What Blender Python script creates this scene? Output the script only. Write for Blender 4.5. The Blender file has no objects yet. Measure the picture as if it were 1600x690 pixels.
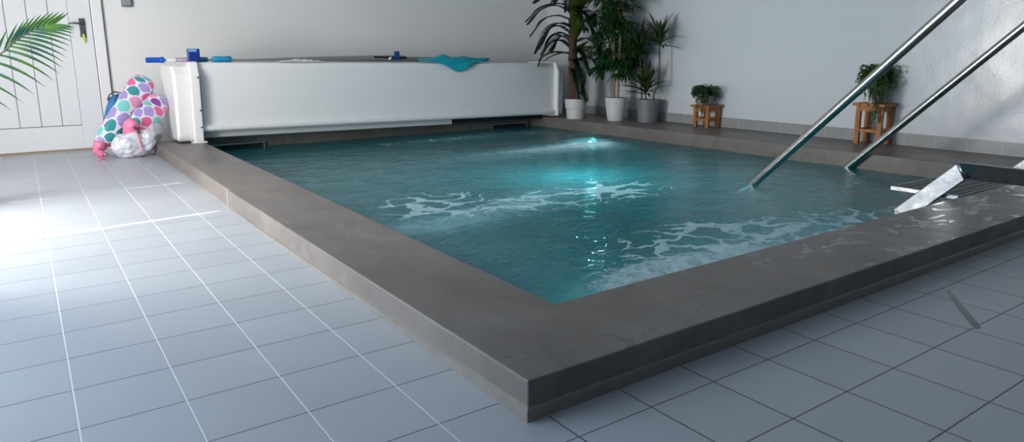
import bpy, bmesh, math, random
from mathutils import Vector, Matrix, noise
# one drawing unit in the numbers below is 0.9 m
S = 0.9
H = .1183            # top of the coping
WL = -.019           # water level
WX, WY = 5.78, 7.38  # right wall, back wall
LX, FY = -2.7, -3.6  # left wall, front wall
CH = 2.8             # ceiling
random.seed(7)
col = bpy.context.scene.collection
PI = math.pi

# ------------------------------------------------------------ materials
def new_mat(name):
    m = bpy.data.materials.new(name); m.use_nodes = True
    nt = m.node_tree; nt.nodes.clear()
    out = nt.nodes.new('ShaderNodeOutputMaterial')
    return m, nt, out
def N(nt, typ, **kw):
    n = nt.nodes.new(typ)
    for k, v in kw.items():
        if k.startswith('_'): setattr(n, k[1:], v)
        else: n.inputs[k.replace('__', ' ')].default_value = v
    return n
def L(nt, a, b): nt.links.new(a, b)
def math_n(nt, op, a, b=None, c=None, clamp=False):
    n = nt.nodes.new('ShaderNodeMath'); n.operation = op; n.use_clamp = clamp
    for i, v in enumerate((a, b, c)):
        if v is None: continue
        if hasattr(v, 'is_output') or hasattr(v, 'links'): nt.links.new(v, n.inputs[i])
        else: n.inputs[i].default_value = v
    return n.outputs[0]
def mixc(nt, f, a, b):
    n = nt.nodes.new('ShaderNodeMix'); n.data_type = 'RGBA'
    for sock, v in ((n.inputs[0], f), (n.inputs[6], a), (n.inputs[7], b)):
        if hasattr(v, 'links'): nt.links.new(v, sock)
        elif isinstance(v, (int, float)): sock.default_value = v
        else: sock.default_value = (*v, 1)
    return n.outputs[2]
def ramp(nt, src, pts):
    r = nt.nodes.new('ShaderNodeValToRGB')
    els = r.color_ramp.elements
    while len(els) < len(pts): els.new(.5)
    for e, (p, c) in zip(els, pts):
        e.position = p; e.color = (c, c, c, 1) if isinstance(c, (int, float)) else (*c, 1)
    nt.links.new(src, r.inputs[0]); return r.outputs[0]
def objco(nt): return nt.nodes.new('ShaderNodeTexCoord').outputs['Object']
def noise_n(nt, scale, detail=3, rough=.5, co=None, stretch=None, dist=0):
    n = N(nt, 'ShaderNodeTexNoise', Scale=scale, Detail=detail, Roughness=rough, Distortion=dist)
    c = co or objco(nt)
    if stretch:
        mp = nt.nodes.new('ShaderNodeMapping'); mp.inputs['Scale'].default_value = stretch
        nt.links.new(c, mp.inputs[0]); c = mp.outputs[0]
    nt.links.new(c, n.inputs['Vector']); return n.outputs[0]
def bump(nt, h, strength=.3, dist=.01, normal=None):
    b = N(nt, 'ShaderNodeBump', Strength=strength, Distance=dist)
    nt.links.new(h, b.inputs['Height'])
    if normal: nt.links.new(normal, b.inputs['Normal'])
    return b.outputs[0]
def simple(name, c, rough=.5, metal=0, var=.08, nscale=20, bstr=.05, bdist=.004, coat=0, spec=.5, stretch=None, trans=0):
    m, nt, out = new_mat(name)
    p = N(nt, 'ShaderNodeBsdfPrincipled', Roughness=rough, Metallic=metal)
    p.inputs['Coat Weight'].default_value = coat
    p.inputs['Specular IOR Level'].default_value = spec
    p.inputs['Transmission Weight'].default_value = trans
    n = noise_n(nt, nscale, 4, .55, stretch=stretch)
    lo = tuple(max(0, x*(1-var)) for x in c); hi = tuple(min(1, x*(1+var)) for x in c)
    L(nt, mixc(nt, n, lo, hi), p.inputs['Base Color'])
    if bstr: L(nt, bump(nt, n, bstr, bdist), p.inputs['Normal'])
    L(nt, p.outputs[0], out.inputs[0]); return m

def wall_mat(name, c, rough, gloss_bump, nscale=1.6):
    m, nt, out = new_mat(name)
    p = N(nt, 'ShaderNodeBsdfPrincipled', Roughness=rough)
    a = noise_n(nt, nscale, 3, .55); b = noise_n(nt, 45, 3, .6)
    L(nt, mixc(nt, a, tuple(x*.97 for x in c), c), p.inputs['Base Color'])
    h = math_n(nt, 'ADD', math_n(nt, 'MULTIPLY', a, 6.0), math_n(nt, 'MULTIPLY', b, .25))
    L(nt, bump(nt, h, gloss_bump, .01), p.inputs['Normal'])
    L(nt, p.outputs[0], out.inputs[0]); return m

def tile_mat():
    m, nt, out = new_mat('floor_tiles')
    p = N(nt, 'ShaderNodeBsdfPrincipled', Roughness=.3)
    sep = nt.nodes.new('ShaderNodeSeparateXYZ'); L(nt, objco(nt), sep.inputs[0])
    X, Y = sep.outputs[0], sep.outputs[1]
    tx, ty = .2719*S, .2741*S
    def cell(v, o, t):
        a = math_n(nt, 'DIVIDE', math_n(nt, 'SUBTRACT', v, o*S), t)
        f = math_n(nt, 'SUBTRACT', math_n(nt, 'FRACT', math_n(nt, 'ADD', a, .5)), .5)
        return math_n(nt, 'MULTIPLY', math_n(nt, 'ABSOLUTE', f), t), math_n(nt, 'FLOOR', a)
    dx, ix = cell(X, -1.0252, tx); dy, iy = cell(Y, 2.0481, ty)
    def mask(d, w):
        r = nt.nodes.new('ShaderNodeMapRange'); r.interpolation_type = 'SMOOTHSTEP'
        L(nt, d, r.inputs[0]); r.inputs[1].default_value = w*.55; r.inputs[2].default_value = w*1.25
        r.inputs[3].default_value = 1; r.inputs[4].default_value = 0; return r.outputs[0]
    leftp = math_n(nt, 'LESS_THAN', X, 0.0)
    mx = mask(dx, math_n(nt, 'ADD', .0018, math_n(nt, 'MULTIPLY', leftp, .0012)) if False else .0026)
    my = mask(dy, .0021)
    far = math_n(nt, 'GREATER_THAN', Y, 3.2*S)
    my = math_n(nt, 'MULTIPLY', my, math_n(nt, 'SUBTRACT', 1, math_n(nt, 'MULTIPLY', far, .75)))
    wn = nt.nodes.new('ShaderNodeTexWhiteNoise'); wn.noise_dimensions = '2D'
    cb = nt.nodes.new('ShaderNodeCombineXYZ'); L(nt, ix, cb.inputs[0]); L(nt, iy, cb.inputs[1]); L(nt, cb.outputs[0], wn.inputs['Vector'])
    n1 = noise_n(nt, 3.5, 4, .6); n2 = noise_n(nt, 5, 0, .5)
    tint = math_n(nt, 'ADD', math_n(nt, 'MULTIPLY', wn.outputs['Value'], .35), math_n(nt, 'MULTIPLY', n1, .65))
    tile = mixc(nt, tint, (.37, .40, .44), (.46, .49, .53))
    dark = (.10, .105, .12); glare = (.72, .72, .72)
    gx = mixc(nt, leftp, dark, glare)  # light grout left of the pool paints in the glare on those joints
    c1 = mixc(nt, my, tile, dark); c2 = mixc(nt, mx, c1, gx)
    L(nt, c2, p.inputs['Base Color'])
    rr = math_n(nt, 'ADD', .22, math_n(nt, 'MULTIPLY', n1, .25))
    gm = math_n(nt, 'MAXIMUM', mx, my)
    L(nt, math_n(nt, 'ADD', rr, math_n(nt, 'MULTIPLY', gm, .3)), p.inputs['Roughness'])
    hgt = math_n(nt, 'SUBTRACT', math_n(nt, 'MULTIPLY', n2, .25), math_n(nt, 'MULTIPLY', gm, .8))
    L(nt, bump(nt, hgt, .35, .003), p.inputs['Normal'])
    L(nt, p.outputs[0], out.inputs[0]); return m

def cement_mat():
    m, nt, out = new_mat('grey_microcement')
    p = N(nt, 'ShaderNodeBsdfPrincipled', Roughness=.4)
    n1 = noise_n(nt, 2.6, 6, .62, stretch=(1.6, .8, 1), dist=.6); n2 = noise_n(nt, 14, 5, .6)
    t = math_n(nt, 'ADD', math_n(nt, 'MULTIPLY', n1, .7), math_n(nt, 'MULTIPLY', n2, .3))
    base = ramp(nt, t, [(.32, (.112, .096, .087)), (.5, (.158, .138, .126)), (.68, (.205, .183, .168))])
    # puddles left on the front coping: wetter towards the steps
    sep = nt.nodes.new('ShaderNodeSeparateXYZ'); L(nt, objco(nt), sep.inputs[0])
    near = nt.nodes.new('ShaderNodeMapRange'); L(nt, sep.outputs[0], near.inputs[0])
    near.inputs[1].default_value = .3*S; near.inputs[2].default_value = 2.0*S
    near.inputs[3].default_value = 0; near.inputs[4].default_value = .09
    yl = math_n(nt, 'LESS_THAN', sep.outputs[1], .6*S)
    pn = noise_n(nt, 6.5, 5, .6, stretch=(.7, 1.3, 1), dist=1.2)
    thr = math_n(nt, 'SUBTRACT', .64, near.outputs[0])
    wet = math_n(nt, 'MULTIPLY', math_n(nt, 'MULTIPLY', math_n(nt, 'SUBTRACT', pn, thr), 28, clamp=True), yl, clamp=True)
    zt = math_n(nt, 'GREATER_THAN', sep.outputs[2], (H-.005)*S)
    wet = math_n(nt, 'MULTIPLY', wet, zt)
    L(nt, mixc(nt, math_n(nt, 'MULTIPLY', wet, .3), base, (.05, .047, .045)), p.inputs['Base Color'])
    r = ramp(nt, n2, [(.3, .36), (.7, .52)])
    L(nt, math_n(nt, 'SUBTRACT', r, math_n(nt, 'MULTIPLY', wet, .22)), p.inputs['Roughness'])
    hh = math_n(nt, 'ADD', math_n(nt, 'MULTIPLY', t, .5), math_n(nt, 'MULTIPLY', wet, .5))
    L(nt, bump(nt, hh, .3, .003), p.inputs['Normal'])
    L(nt, p.outputs[0], out.inputs[0]); return m

def water_mat():
    m, nt, out = new_mat('pool_water')
    at = nt.nodes.new('ShaderNodeAttribute'); at.attribute_name = 'foam'
    sc = nt.nodes.new('ShaderNodeSeparateColor'); L(nt, at.outputs['Color'], sc.inputs[0])
    web, plume, spray = sc.outputs[0], sc.outputs[1], sc.outputs[2]
    co = objco(nt)
    # ripples
    r1 = noise_n(nt, 7, 4, .6, co, (1, 1.5, 1), .8); r2 = noise_n(nt, 26, 3, .6, co, (1, 1.4, 1), .5)
    act = math_n(nt, 'ADD', .35, math_n(nt, 'ADD', plume, web))
    hh = math_n(nt, 'ADD', r1, math_n(nt, 'MULTIPLY', math_n(nt, 'MULTIPLY', r2, .35), act))
    nrm = bump(nt, hh, .68, .022)
    # foam web: warped cells, thin walls
    wv = nt.nodes.new('ShaderNodeTexNoise'); wv.inputs['Scale'].default_value = 3.2; wv.inputs['Detail'].default_value = 4
    L(nt, co, wv.inputs['Vector'])
    vm = nt.nodes.new('ShaderNodeVectorMath'); vm.operation = 'MULTIPLY_ADD'
    L(nt, wv.outputs['Color'], vm.inputs[0]); vm.inputs[1].default_value = (.55, .55, .0); L(nt, co, vm.inputs[2])
    vo = nt.nodes.new('ShaderNodeTexVoronoi'); vo.feature = 'DISTANCE_TO_EDGE'; vo.inputs['Scale'].default_value = 4.6
    mpv = nt.nodes.new('ShaderNodeMapping'); mpv.inputs['Rotation'].default_value = (0, 0, .5); mpv.inputs['Scale'].default_value = (.8, 1.5, 1)
    L(nt, vm.outputs[0], mpv.inputs[0]); L(nt, mpv.outputs[0], vo.inputs['Vector'])
    br = noise_n(nt, 2.4, 5, .65, co)
    brk = noise_n(nt, 38, 3, .7, co)
    width = math_n(nt, 'MULTIPLY', math_n(nt, 'SUBTRACT', math_n(nt, 'ADD', math_n(nt, 'MULTIPLY', web, .7), math_n(nt, 'MULTIPLY', br, 1.3)), .86), .24)
    width = math_n(nt, 'ADD', width, math_n(nt, 'MULTIPLY', math_n(nt, 'SUBTRACT', brk, .5), .13))
    line = math_n(nt, 'MULTIPLY', math_n(nt, 'SUBTRACT', width, vo.outputs['Distance']), 24, clamp=True)
    line = math_n(nt, 'MULTIPLY', line, math_n(nt, 'MULTIPLY', web, 3, clamp=True))
    # spray: dense fine bubbles
    fn = noise_n(nt, 75, 3, .75, co); f2 = noise_n(nt, 12, 4, .6, co)
    sp = math_n(nt, 'ADD', math_n(nt, 'MULTIPLY', fn, .7), math_n(nt, 'MULTIPLY', f2, .45))
    sp = math_n(nt, 'MULTIPLY', math_n(nt, 'SUBTRACT', math_n(nt, 'ADD', sp, math_n(nt, 'MULTIPLY', spray, .5)), .90), 5.5, clamp=True)
    sp = math_n(nt, 'MULTIPLY', sp, math_n(nt, 'MULTIPLY', spray, 2, clamp=True))
    foam = math_n(nt, 'MULTIPLY', math_n(nt, 'MAXIMUM', line, sp), .8, clamp=True)
    bn = noise_n(nt, 9, 4, .6, co)
    pl = math_n(nt, 'MULTIPLY', plume, math_n(nt, 'ADD', .45, bn), clamp=True)
    tr = nt.nodes.new('ShaderNodeBsdfTransparent'); tr.inputs[0].default_value = (.20, .58, .62, 1)
    df = nt.nodes.new('ShaderNodeBsdfDiffuse'); tl = nt.nodes.new('ShaderNodeBsdfTranslucent')
    body = mixc(nt, pl, (.02, .21, .23), (.24, .50, .57))
    L(nt, body, df.inputs[0]); L(nt, mixc(nt, pl, (.05, .42, .46), (.5, .8, .85)), tl.inputs[0])
    L(nt, nrm, df.inputs['Normal'])
    m1 = nt.nodes.new('ShaderNodeMixShader'); m1.inputs[0].default_value = .45
    L(nt, df.outputs[0], m1.inputs[1]); L(nt, tl.outputs[0], m1.inputs[2])
    m2 = nt.nodes.new('ShaderNodeMixShader')
    L(nt, math_n(nt, 'ADD', .76, math_n(nt, 'MULTIPLY', pl, .22), clamp=True), m2.inputs[0])
    L(nt, tr.outputs[0], m2.inputs[1]); L(nt, m1.outputs[0], m2.inputs[2])
    gl = nt.nodes.new('ShaderNodeBsdfGlossy'); gl.inputs['Roughness'].default_value = .06; L(nt, nrm, gl.inputs['Normal'])
    fr = N(nt, 'ShaderNodeFresnel', IOR=1.33); L(nt, nrm, fr.inputs['Normal'])
    m3 = nt.nodes.new('ShaderNodeMixShader'); L(nt, fr.outputs[0], m3.inputs[0]); L(nt, m2.outputs[0], m3.inputs[1]); L(nt, gl.outputs[0], m3.inputs[2])
    fd = nt.nodes.new('ShaderNodeBsdfDiffuse'); fd.inputs[0].default_value = (.55, .70, .76, 1)
    ft = nt.nodes.new('ShaderNodeBsdfTranslucent'); ft.inputs[0].default_value = (.6, .8, .85, 1)
    fm = nt.nodes.new('ShaderNodeMixShader'); fm.inputs[0].default_value = .3; L(nt, fd.outputs[0], fm.inputs[1]); L(nt, ft.outputs[0], fm.inputs[2])
    m4 = nt.nodes.new('ShaderNodeMixShader'); L(nt, foam, m4.inputs[0]); L(nt, m3.outputs[0], m4.inputs[1]); L(nt, fm.outputs[0], m4.inputs[2])
    L(nt, m4.outputs[0], out.inputs[0]); return m

def attr_mat(name, attr, rough=.45, coat=.2):
    m, nt, out = new_mat(name)
    p = N(nt, 'ShaderNodeBsdfPrincipled', Roughness=rough); p.inputs['Coat Weight'].default_value = coat
    a = nt.nodes.new('ShaderNodeAttribute'); a.attribute_name = attr
    L(nt, a.outputs['Color'], p.inputs['Base Color'])
    L(nt, bump(nt, noise_n(nt, 60, 3), .15, .002), p.inputs['Normal'])
    L(nt, p.outputs[0], out.inputs[0]); return m
def leaf_mat(name, lo, hi, rough=.45):
    m, nt, out = new_mat(name)
    p = N(nt, 'ShaderNodeBsdfPrincipled', Roughness=rough)
    t = nt.nodes.new('ShaderNodeBsdfTranslucent')
    n = noise_n(nt, 9, 3)
    c = mixc(nt, ramp(nt, n, [(.35, 0), (.65, 1)]), lo, hi)
    L(nt, c, p.inputs['Base Color']); L(nt, c, t.inputs[0])
    L(nt, bump(nt, noise_n(nt, 70, 2), .2, .002), p.inputs['Normal'])
    mx = nt.nodes.new('ShaderNodeMixShader'); mx.inputs[0].default_value = .2
    L(nt, p.outputs[0], mx.inputs[1]); L(nt, t.outputs[0], mx.inputs[2]); L(nt, mx.outputs[0], out.inputs[0]); return m
def skirting_mat():
    m, nt, out = new_mat('skirting_tiles')
    p = N(nt, 'ShaderNodeBsdfPrincipled', Roughness=.3)
    sep = nt.nodes.new('ShaderNodeSeparateXYZ'); L(nt, objco(nt), sep.inputs[0])
    a = math_n(nt, 'ADD', math_n(nt, 'DIVIDE', math_n(nt, 'ADD', sep.outputs[0], sep.outputs[1]), .27*S), .35)
    f = math_n(nt, 'ABSOLUTE', math_n(nt, 'SUBTRACT', math_n(nt, 'FRACT', a), .5))
    g = math_n(nt, 'LESS_THAN', f, .008)
    n = noise_n(nt, 8, 4)
    L(nt, mixc(nt, g, mixc(nt, n, (.25, .255, .26), (.33, .335, .345)), (.45, .45, .45)), p.inputs['Base Color'])
    L(nt, bump(nt, math_n(nt, 'SUBTRACT', n, g), .2, .003), p.inputs['Normal'])
    L(nt, p.outputs[0], out.inputs[0]); return m
def wood_mat():
    m, nt, out = new_mat('orange_pine')
    p = N(nt, 'ShaderNodeBsdfPrincipled', Roughness=.5)
    n = noise_n(nt, 7, 5, .6, stretch=(6, 6, .7), dist=.4)
    L(nt, ramp(nt, n, [(.3, (.25, .08, .015)), (.7, (.44, .17, .038))]), p.inputs['Base Color'])
    L(nt, bump(nt, n, .15, .002), p.inputs['Normal']); L(nt, p.outputs[0], out.inputs[0]); return m
def mat_mat():
    m, nt, out = new_mat('rubber_grip_mat')
    p = N(nt, 'ShaderNodeBsdfPrincipled', Roughness=.6)
    sep = nt.nodes.new('ShaderNodeSeparateXYZ'); L(nt, objco(nt), sep.inputs[0])
    t = .062*S
    row = math_n(nt, 'DIVIDE', sep.outputs[1], t)
    odd = math_n(nt, 'MULTIPLY', math_n(nt, 'MODULO', math_n(nt, 'FLOOR', row), 2), .5)
    fx = math_n(nt, 'SUBTRACT', math_n(nt, 'FRACT', math_n(nt, 'ADD', math_n(nt, 'DIVIDE', sep.outputs[0], t), odd)), .5)
    fy = math_n(nt, 'SUBTRACT', math_n(nt, 'FRACT', row), .5)
    d = math_n(nt, 'SQRT', math_n(nt, 'ADD', math_n(nt, 'MULTIPLY', fx, fx), math_n(nt, 'MULTIPLY', fy, fy)))
    hole = math_n(nt, 'MULTIPLY', math_n(nt, 'SUBTRACT', .40, d), 12, clamp=True)
    L(nt, mixc(nt, hole, (.15, .153, .158), (.012, .013, .014)), p.inputs['Base Color'])
    L(nt, bump(nt, math_n(nt, 'SUBTRACT', 1, hole), .8, .006), p.inputs['Normal'])
    L(nt, p.outputs[0], out.inputs[0]); return m

M = {}
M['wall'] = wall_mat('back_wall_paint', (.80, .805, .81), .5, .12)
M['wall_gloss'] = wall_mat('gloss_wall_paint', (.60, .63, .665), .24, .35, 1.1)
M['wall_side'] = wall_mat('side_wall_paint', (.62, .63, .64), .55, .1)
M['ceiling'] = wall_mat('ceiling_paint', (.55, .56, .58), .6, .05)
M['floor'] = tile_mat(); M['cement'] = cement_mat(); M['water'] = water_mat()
M['basin'] = simple('teal_basin_tile', (.05, .33, .36), .4, nscale=12)
M['pvc'] = simple('white_cover_pvc', (.80, .81, .83), .24, var=.02, nscale=3, bstr=.06, bdist=.006, coat=.2)
M['pvc_end'] = simple('white_end_cap_plastic', (.86, .86, .87), .2, var=.02, coat=.3)
M['pvc_under'] = simple('light_grey_flange', (.62, .63, .64), .4)
M['black'] = simple('black_cavity', (.008, .010, .016), .5)
M['steel'] = simple('stainless_steel', (.52, .51, .49), .2, 1, var=.06, nscale=30, bstr=.03)
M['galv'] = simple('galvanised_steel', (.30, .32, .345), .26, 1, var=.45, nscale=16, bstr=.3, bdist=.006)
M['greymetal'] = simple('brushed_aluminium', (.42, .42, .42), .4, .7)
M['greycloth'] = simple('grey_rolled_liner', (.26, .26, .265), .6)
M['blue'] = simple('royal_blue_plastic', (.005, .085, .47), .35)
M['navy'] = simple('dark_blue_plastic', (.006, .035, .23), .35)
M['cyan'] = simple('cyan_rubber_grip', (.01, .27, .52), .4)
M['tealgrip'] = simple('teal_rubber_grip', (.02, .19, .26), .45)
M['net'] = simple('turquoise_mesh', (.0, .36, .46), .5, bstr=.4, nscale=60)
M['label'] = simple('purple_white_label', (.4, .34, .42), .4, var=.6, nscale=30, stretch=(1, .02, .02))
M['clear'] = simple('milky_plastic', (.75, .76, .78), .15)
M['door'] = simple('door_paint', (.73, .75, .79), .38, var=.015, nscale=6, bstr=.03)
M['groove'] = simple('door_groove', (.17, .18, .20), .6)
M['frame'] = simple('door_frame_paint', (.80, .80, .81), .4, var=.015)
M['dgrey'] = simple('dark_grey_metal', (.13, .13, .145), .35, .6)
M['sgrey'] = simple('grey_switch_plastic', (.20, .215, .23), .45)
M['lime'] = simple('lime_key_tag', (.50, .75, .04), .4)
M['bag'] = attr_mat('mermaid_scale_fabric', 'Col')
M['holo'] = attr_mat('iridescent_silver_fabric', 'Col', .3, .5)
M['pink'] = simple('pink_clear_plastic', (.82, .22, .38), .25, var=.3, nscale=14, bstr=.4, bdist=.01)
M['pinkcord'] = simple('pink_cord', (.85, .3, .45), .5)
M['bluecloth'] = simple('blue_fabric', (.03, .19, .42), .6)
M['potw'] = simple('white_pot_glaze', (.60, .60, .60), .4, var=.05)
M['potg'] = simple('grey_pot_clay', (.17, .175, .19), .5, var=.05)
M['soil'] = simple('dark_soil', (.03, .022, .015), .9, bstr=.6)
M['trunk'] = simple('brown_fibrous_trunk', (.075, .035, .022), .8, var=.5, nscale=40, bstr=.8, bdist=.01)
M['cane'] = simple('tan_bamboo_cane', (.25, .17, .085), .5, var=.3, nscale=25)
M['stem'] = simple('dark_green_stem', (.05, .055, .03), .6)
M['leaf_dark'] = leaf_mat('dark_palm_leaf', (.008, .028, .014), (.02, .055, .022))
M['leaf_olive'] = leaf_mat('olive_broad_leaf', (.03, .065, .008), (.11, .13, .015))
M['leaf_palm'] = leaf_mat('lady_palm_leaf', (.008, .042, .012), (.03, .11, .03))
M['leaf_drac'] = leaf_mat('dracaena_leaf', (.014, .035, .014), (.06, .085, .022))
M['leaf_frond'] = leaf_mat('blue_green_frond', (.008, .06, .055), (.06, .17, .02))
M['leaf_trail'] = leaf_mat('bright_ivy_leaf', (.02, .09, .012), (.08, .22, .025))
M['leaf_fern'] = leaf_mat('fern_leaf', (.018, .06, .02), (.06, .14, .05))
M['wood'] = wood_mat(); M['grip'] = mat_mat(); M['skirt'] = skirting_mat()
M['glass'] = simple('window_frame_white', (.8, .8, .8), .4)
def lamp_mat(name, c, e):
    m, nt, out = new_mat(name); em = N(nt, 'ShaderNodeEmission', Strength=e); em.inputs[0].default_value = (*c, 1)
    L(nt, em.outputs[0], out.inputs[0]); return m
M['lamp'] = lamp_mat('underwater_lamp_lens', (.65, .95, 1), 9)

# ------------------------------------------------------------ builders
class MB:
    def __init__(s): s.v = []; s.f = []; s.c = None
    def add(s, vs, fs):
        o = len(s.v); s.v += [tuple(v) for v in vs]; s.f += [tuple(i+o for i in f) for f in fs]; return s
    def box(s, x0, x1, y0, y1, z0, z1, mat=None):
        vs = [Vector((x, y, z)) for z in (z0, z1) for y in (y0, y1) for x in (x0, x1)]
        if mat: vs = [mat @ v for v in vs]
        return s.add(vs, [(0, 2, 3, 1), (4, 5, 7, 6), (0, 1, 5, 4), (2, 6, 7, 3), (0, 4, 6, 2), (1, 3, 7, 5)])
    def prism(s, poly, a0, a1, axis='x'):
        n = len(poly)
        def pt(p, a): return {'x': (a, p[0], p[1]), 'y': (p[0], a, p[1]), 'z': (p[0], p[1], a)}[axis]
        vs = [pt(p, a0) for p in poly] + [pt(p, a1) for p in poly]
        return s.add(vs, [tuple(range(n)), tuple(range(2*n-1, n-1, -1))] + [(i, i+n, (i+1) % n+n, (i+1) % n) for i in range(n)])
    def tube(s, pts, r, n=12, cap=True, flat=None):
        pts = [Vector(p) for p in pts]; R = r if isinstance(r, (list, tuple)) else [r]*len(pts)
        vs = []; ref = None
        for i, p in enumerate(pts):
            d = (pts[min(i+1, len(pts)-1)] - pts[max(i-1, 0)]).normalized()
            if ref is None:
                ref = Vector((0, 0, 1)) if abs(d.z) < .9 else Vector((1, 0, 0))
            a = d.cross(ref).normalized(); b = a.cross(d).normalized(); ref = b
            for k in range(n):
                t = 2*PI*k/n; vs.append(p + (a*math.cos(t) + b*math.sin(t)*(flat or 1))*R[i])
        fs = [(i*n+k, i*n+(k+1) % n, (i+1)*n+(k+1) % n, (i+1)*n+k) for i in range(len(pts)-1) for k in range(n)]
        if cap: fs += [tuple(range(n-1, -1, -1)), tuple((len(pts)-1)*n+k for k in range(n))]
        return s.add(vs, fs)
    def lathe(s, prof, c=(0, 0, 0), n=32):
        vs = [(c[0]+r*math.cos(2*PI*k/n), c[1]+r*math.sin(2*PI*k/n), c[2]+z) for r, z in prof for k in range(n)]
        fs = [(i*n+k, i*n+(k+1) % n, (i+1)*n+(k+1) % n, (i+1)*n+k) for i in range(len(prof)-1) for k in range(n)]
        return s.add(vs, fs)
    def blade(s, p, d, up, length, w, bend=.4, n=5, fold=.25, base=.35, peak=.4):
        """a leaf blade from p along d, drooping by bend, folded along its midrib"""
        p = Vector(p); d = Vector(d).normalized(); up = Vector(up)
        side = d.cross(up)
        if side.length < 1e-4: side = Vector((1, 0, 0))
        side.normalize(); nn = side.cross(d).normalized()
        vs = []
        q = p.copy(); dd = d.copy()
        for i in range(n+1):
            t = i/n
            ww = w*(base+(1-base)*min(1, t/peak))*(1 if t < peak else max(.02, 1-((t-peak)/(1-peak))**1.7))
            nn = side.cross(dd).normalized()
            vs += [q-side*ww+nn*ww*fold, q, q+side*ww+nn*ww*fold]
            dd = (dd+Vector((0, 0, -bend/n))).normalized(); q = q+dd*length/n
        fs = []
        for i in range(n):
            a = i*3; fs += [(a, a+1, a+4, a+3), (a+1, a+2, a+5, a+4)]
        return s.add(vs, fs)
    def build(s, name, mat, parent=None, bevel=0, smooth=False, seg=2, origin=None, kind=None, label=None, merge=False, solid=0):
        me = bpy.data.meshes.new(name)
        off = Vector(origin) if origin is not None else Vector((0, 0, 0))
        me.from_pydata([tuple((Vector(v)-off)*S) for v in s.v], [], s.f)
        bm = bmesh.new(); bm.from_mesh(me)
        if merge: bmesh.ops.remove_doubles(bm, verts=bm.verts, dist=1e-5)
        if not s.c and not solid: bmesh.ops.recalc_face_normals(bm, faces=bm.faces)
        bm.to_mesh(me); bm.free()
        me.materials.append(mat)
        o = bpy.data.objects.new(name, me); col.objects.link(o); o.location = off*S
        if parent is not None:
            o.parent = parent; o.location = (off - Vector(parent['o']))*S if 'o' in parent else off*S
        if smooth:
            for p in me.polygons: p.use_smooth = True
        if bevel:
            b = o.modifiers.new('bevel', 'BEVEL'); b.width = bevel*S; b.segments = seg; b.limit_method = 'ANGLE'; b.angle_limit = .6
            b.harden_normals = False
        if solid:
            b = o.modifiers.new('solid', 'SOLIDIFY'); b.thickness = solid*S
        if kind: o['kind'] = kind
        if label: o['label'] = label
        return o
PARENT_O = []
def thing(name, loc, label=None, cat=None, group=None, kind=None):
    o = bpy.data.objects.new(name, None); col.objects.link(o); o.location = Vector(loc)*S
    o['o'] = list(loc); PARENT_O.append(o); o.empty_display_size = .1
    return tag(o, label, cat, group, kind)
def tag(o, label=None, cat=None, group=None, kind=None):
    if label: o['label'] = label
    if cat: o['category'] = cat
    if group: o['group'] = group
    if kind: o['kind'] = kind
    return o
def cells(xs, ys, filled, z0, z1):
    """a slab of merged cells: top, bottom and outer sides only"""
    mb = MB()
    nx, ny = len(xs)-1, len(ys)-1
    F = lambda i, j: 0 <= i < nx and 0 <= j < ny and filled(.5*(xs[i]+xs[i+1]), .5*(ys[j]+ys[j+1]))
    for i in range(nx):
        for j in range(ny):
            if not F(i, j): continue
            x0, x1, y0, y1 = xs[i], xs[i+1], ys[j], ys[j+1]
            mb.add([(x0, y0, z1), (x1, y0, z1), (x1, y1, z1), (x0, y1, z1)], [(0, 1, 2, 3)])
            mb.add([(x0, y0, z0), (x1, y0, z0), (x1, y1, z0), (x0, y1, z0)], [(3, 2, 1, 0)])
            for (di, dj, a, b) in ((-1, 0, (x0, y1), (x0, y0)), (1, 0, (x1, y0), (x1, y1)), (0, -1, (x0, y0), (x1, y0)), (0, 1, (x1, y1), (x0, y1))):
                if not F(i+di, j+dj): mb.add([(*a, z0), (*b, z0), (*b, z1), (*a, z1)], [(0, 1, 2, 3)])
    return mb

# ------------------------------------------------------------ the room
fl = cells([LX, .2, 5.4, WX], [FY, .2, 7.0, WY], lambda x, y: not (.2 < x < 5.4 and .2 < y < 7.0), -.08, 0)
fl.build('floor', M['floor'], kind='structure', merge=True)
MB().box(LX, WX, FY, WY, CH, CH+.1).build('ceiling', M['ceiling'], kind='structure')
MB().box(LX-.1, WX+.1, WY, WY+.1, -.08, CH).build('wall_back', M['wall'], kind='structure')
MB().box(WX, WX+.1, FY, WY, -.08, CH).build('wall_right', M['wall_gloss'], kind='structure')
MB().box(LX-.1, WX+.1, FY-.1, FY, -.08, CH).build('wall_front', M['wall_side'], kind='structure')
# left wall with a glazed garden door between y 3.2 and 4.6
def yz_wall(holes):
    ys = sorted({FY, WY, *[h[0] for h in holes], *[h[1] for h in holes]}); zs = sorted({-.08, CH, *[h[2] for h in holes], *[h[3] for h in holes]})
    mb = cells(ys, zs, lambda y, z: not any(h[0] < y < h[1] and h[2] < z < h[3] for h in holes), 0, .1)
    mb.v = [(LX-z, x, y) for x, y, z in mb.v]; return mb
W1 = (2.99, 4.37, .04, 2.2); W2 = (.5, 2.3, .08, 1.6)
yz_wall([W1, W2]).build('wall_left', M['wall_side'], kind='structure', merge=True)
def window(name, h, t=.035):
    w = thing(name, (LX-.05, .5*(h[0]+h[1]), h[2]), kind='structure')
    m = MB()
    m.box(LX-.09, LX-.03, h[0], h[0]+t, h[2], h[3]); m.box(LX-.09, LX-.03, h[1]-t, h[1], h[2], h[3])
    m.box(LX-.09, LX-.03, h[0]+t, h[1]-t, h[2], h[2]+t); m.box(LX-.09, LX-.03, h[0]+t, h[1]-t, h[3]-t, h[3])
    c = .5*(h[0]+h[1])
    if name == 'window_2': m.box(LX-.085, LX-.035, c-t/2, c+t/2, h[2]+t, h[3]-t)
    m.build('window_frame', M['glass'], w)
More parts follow.
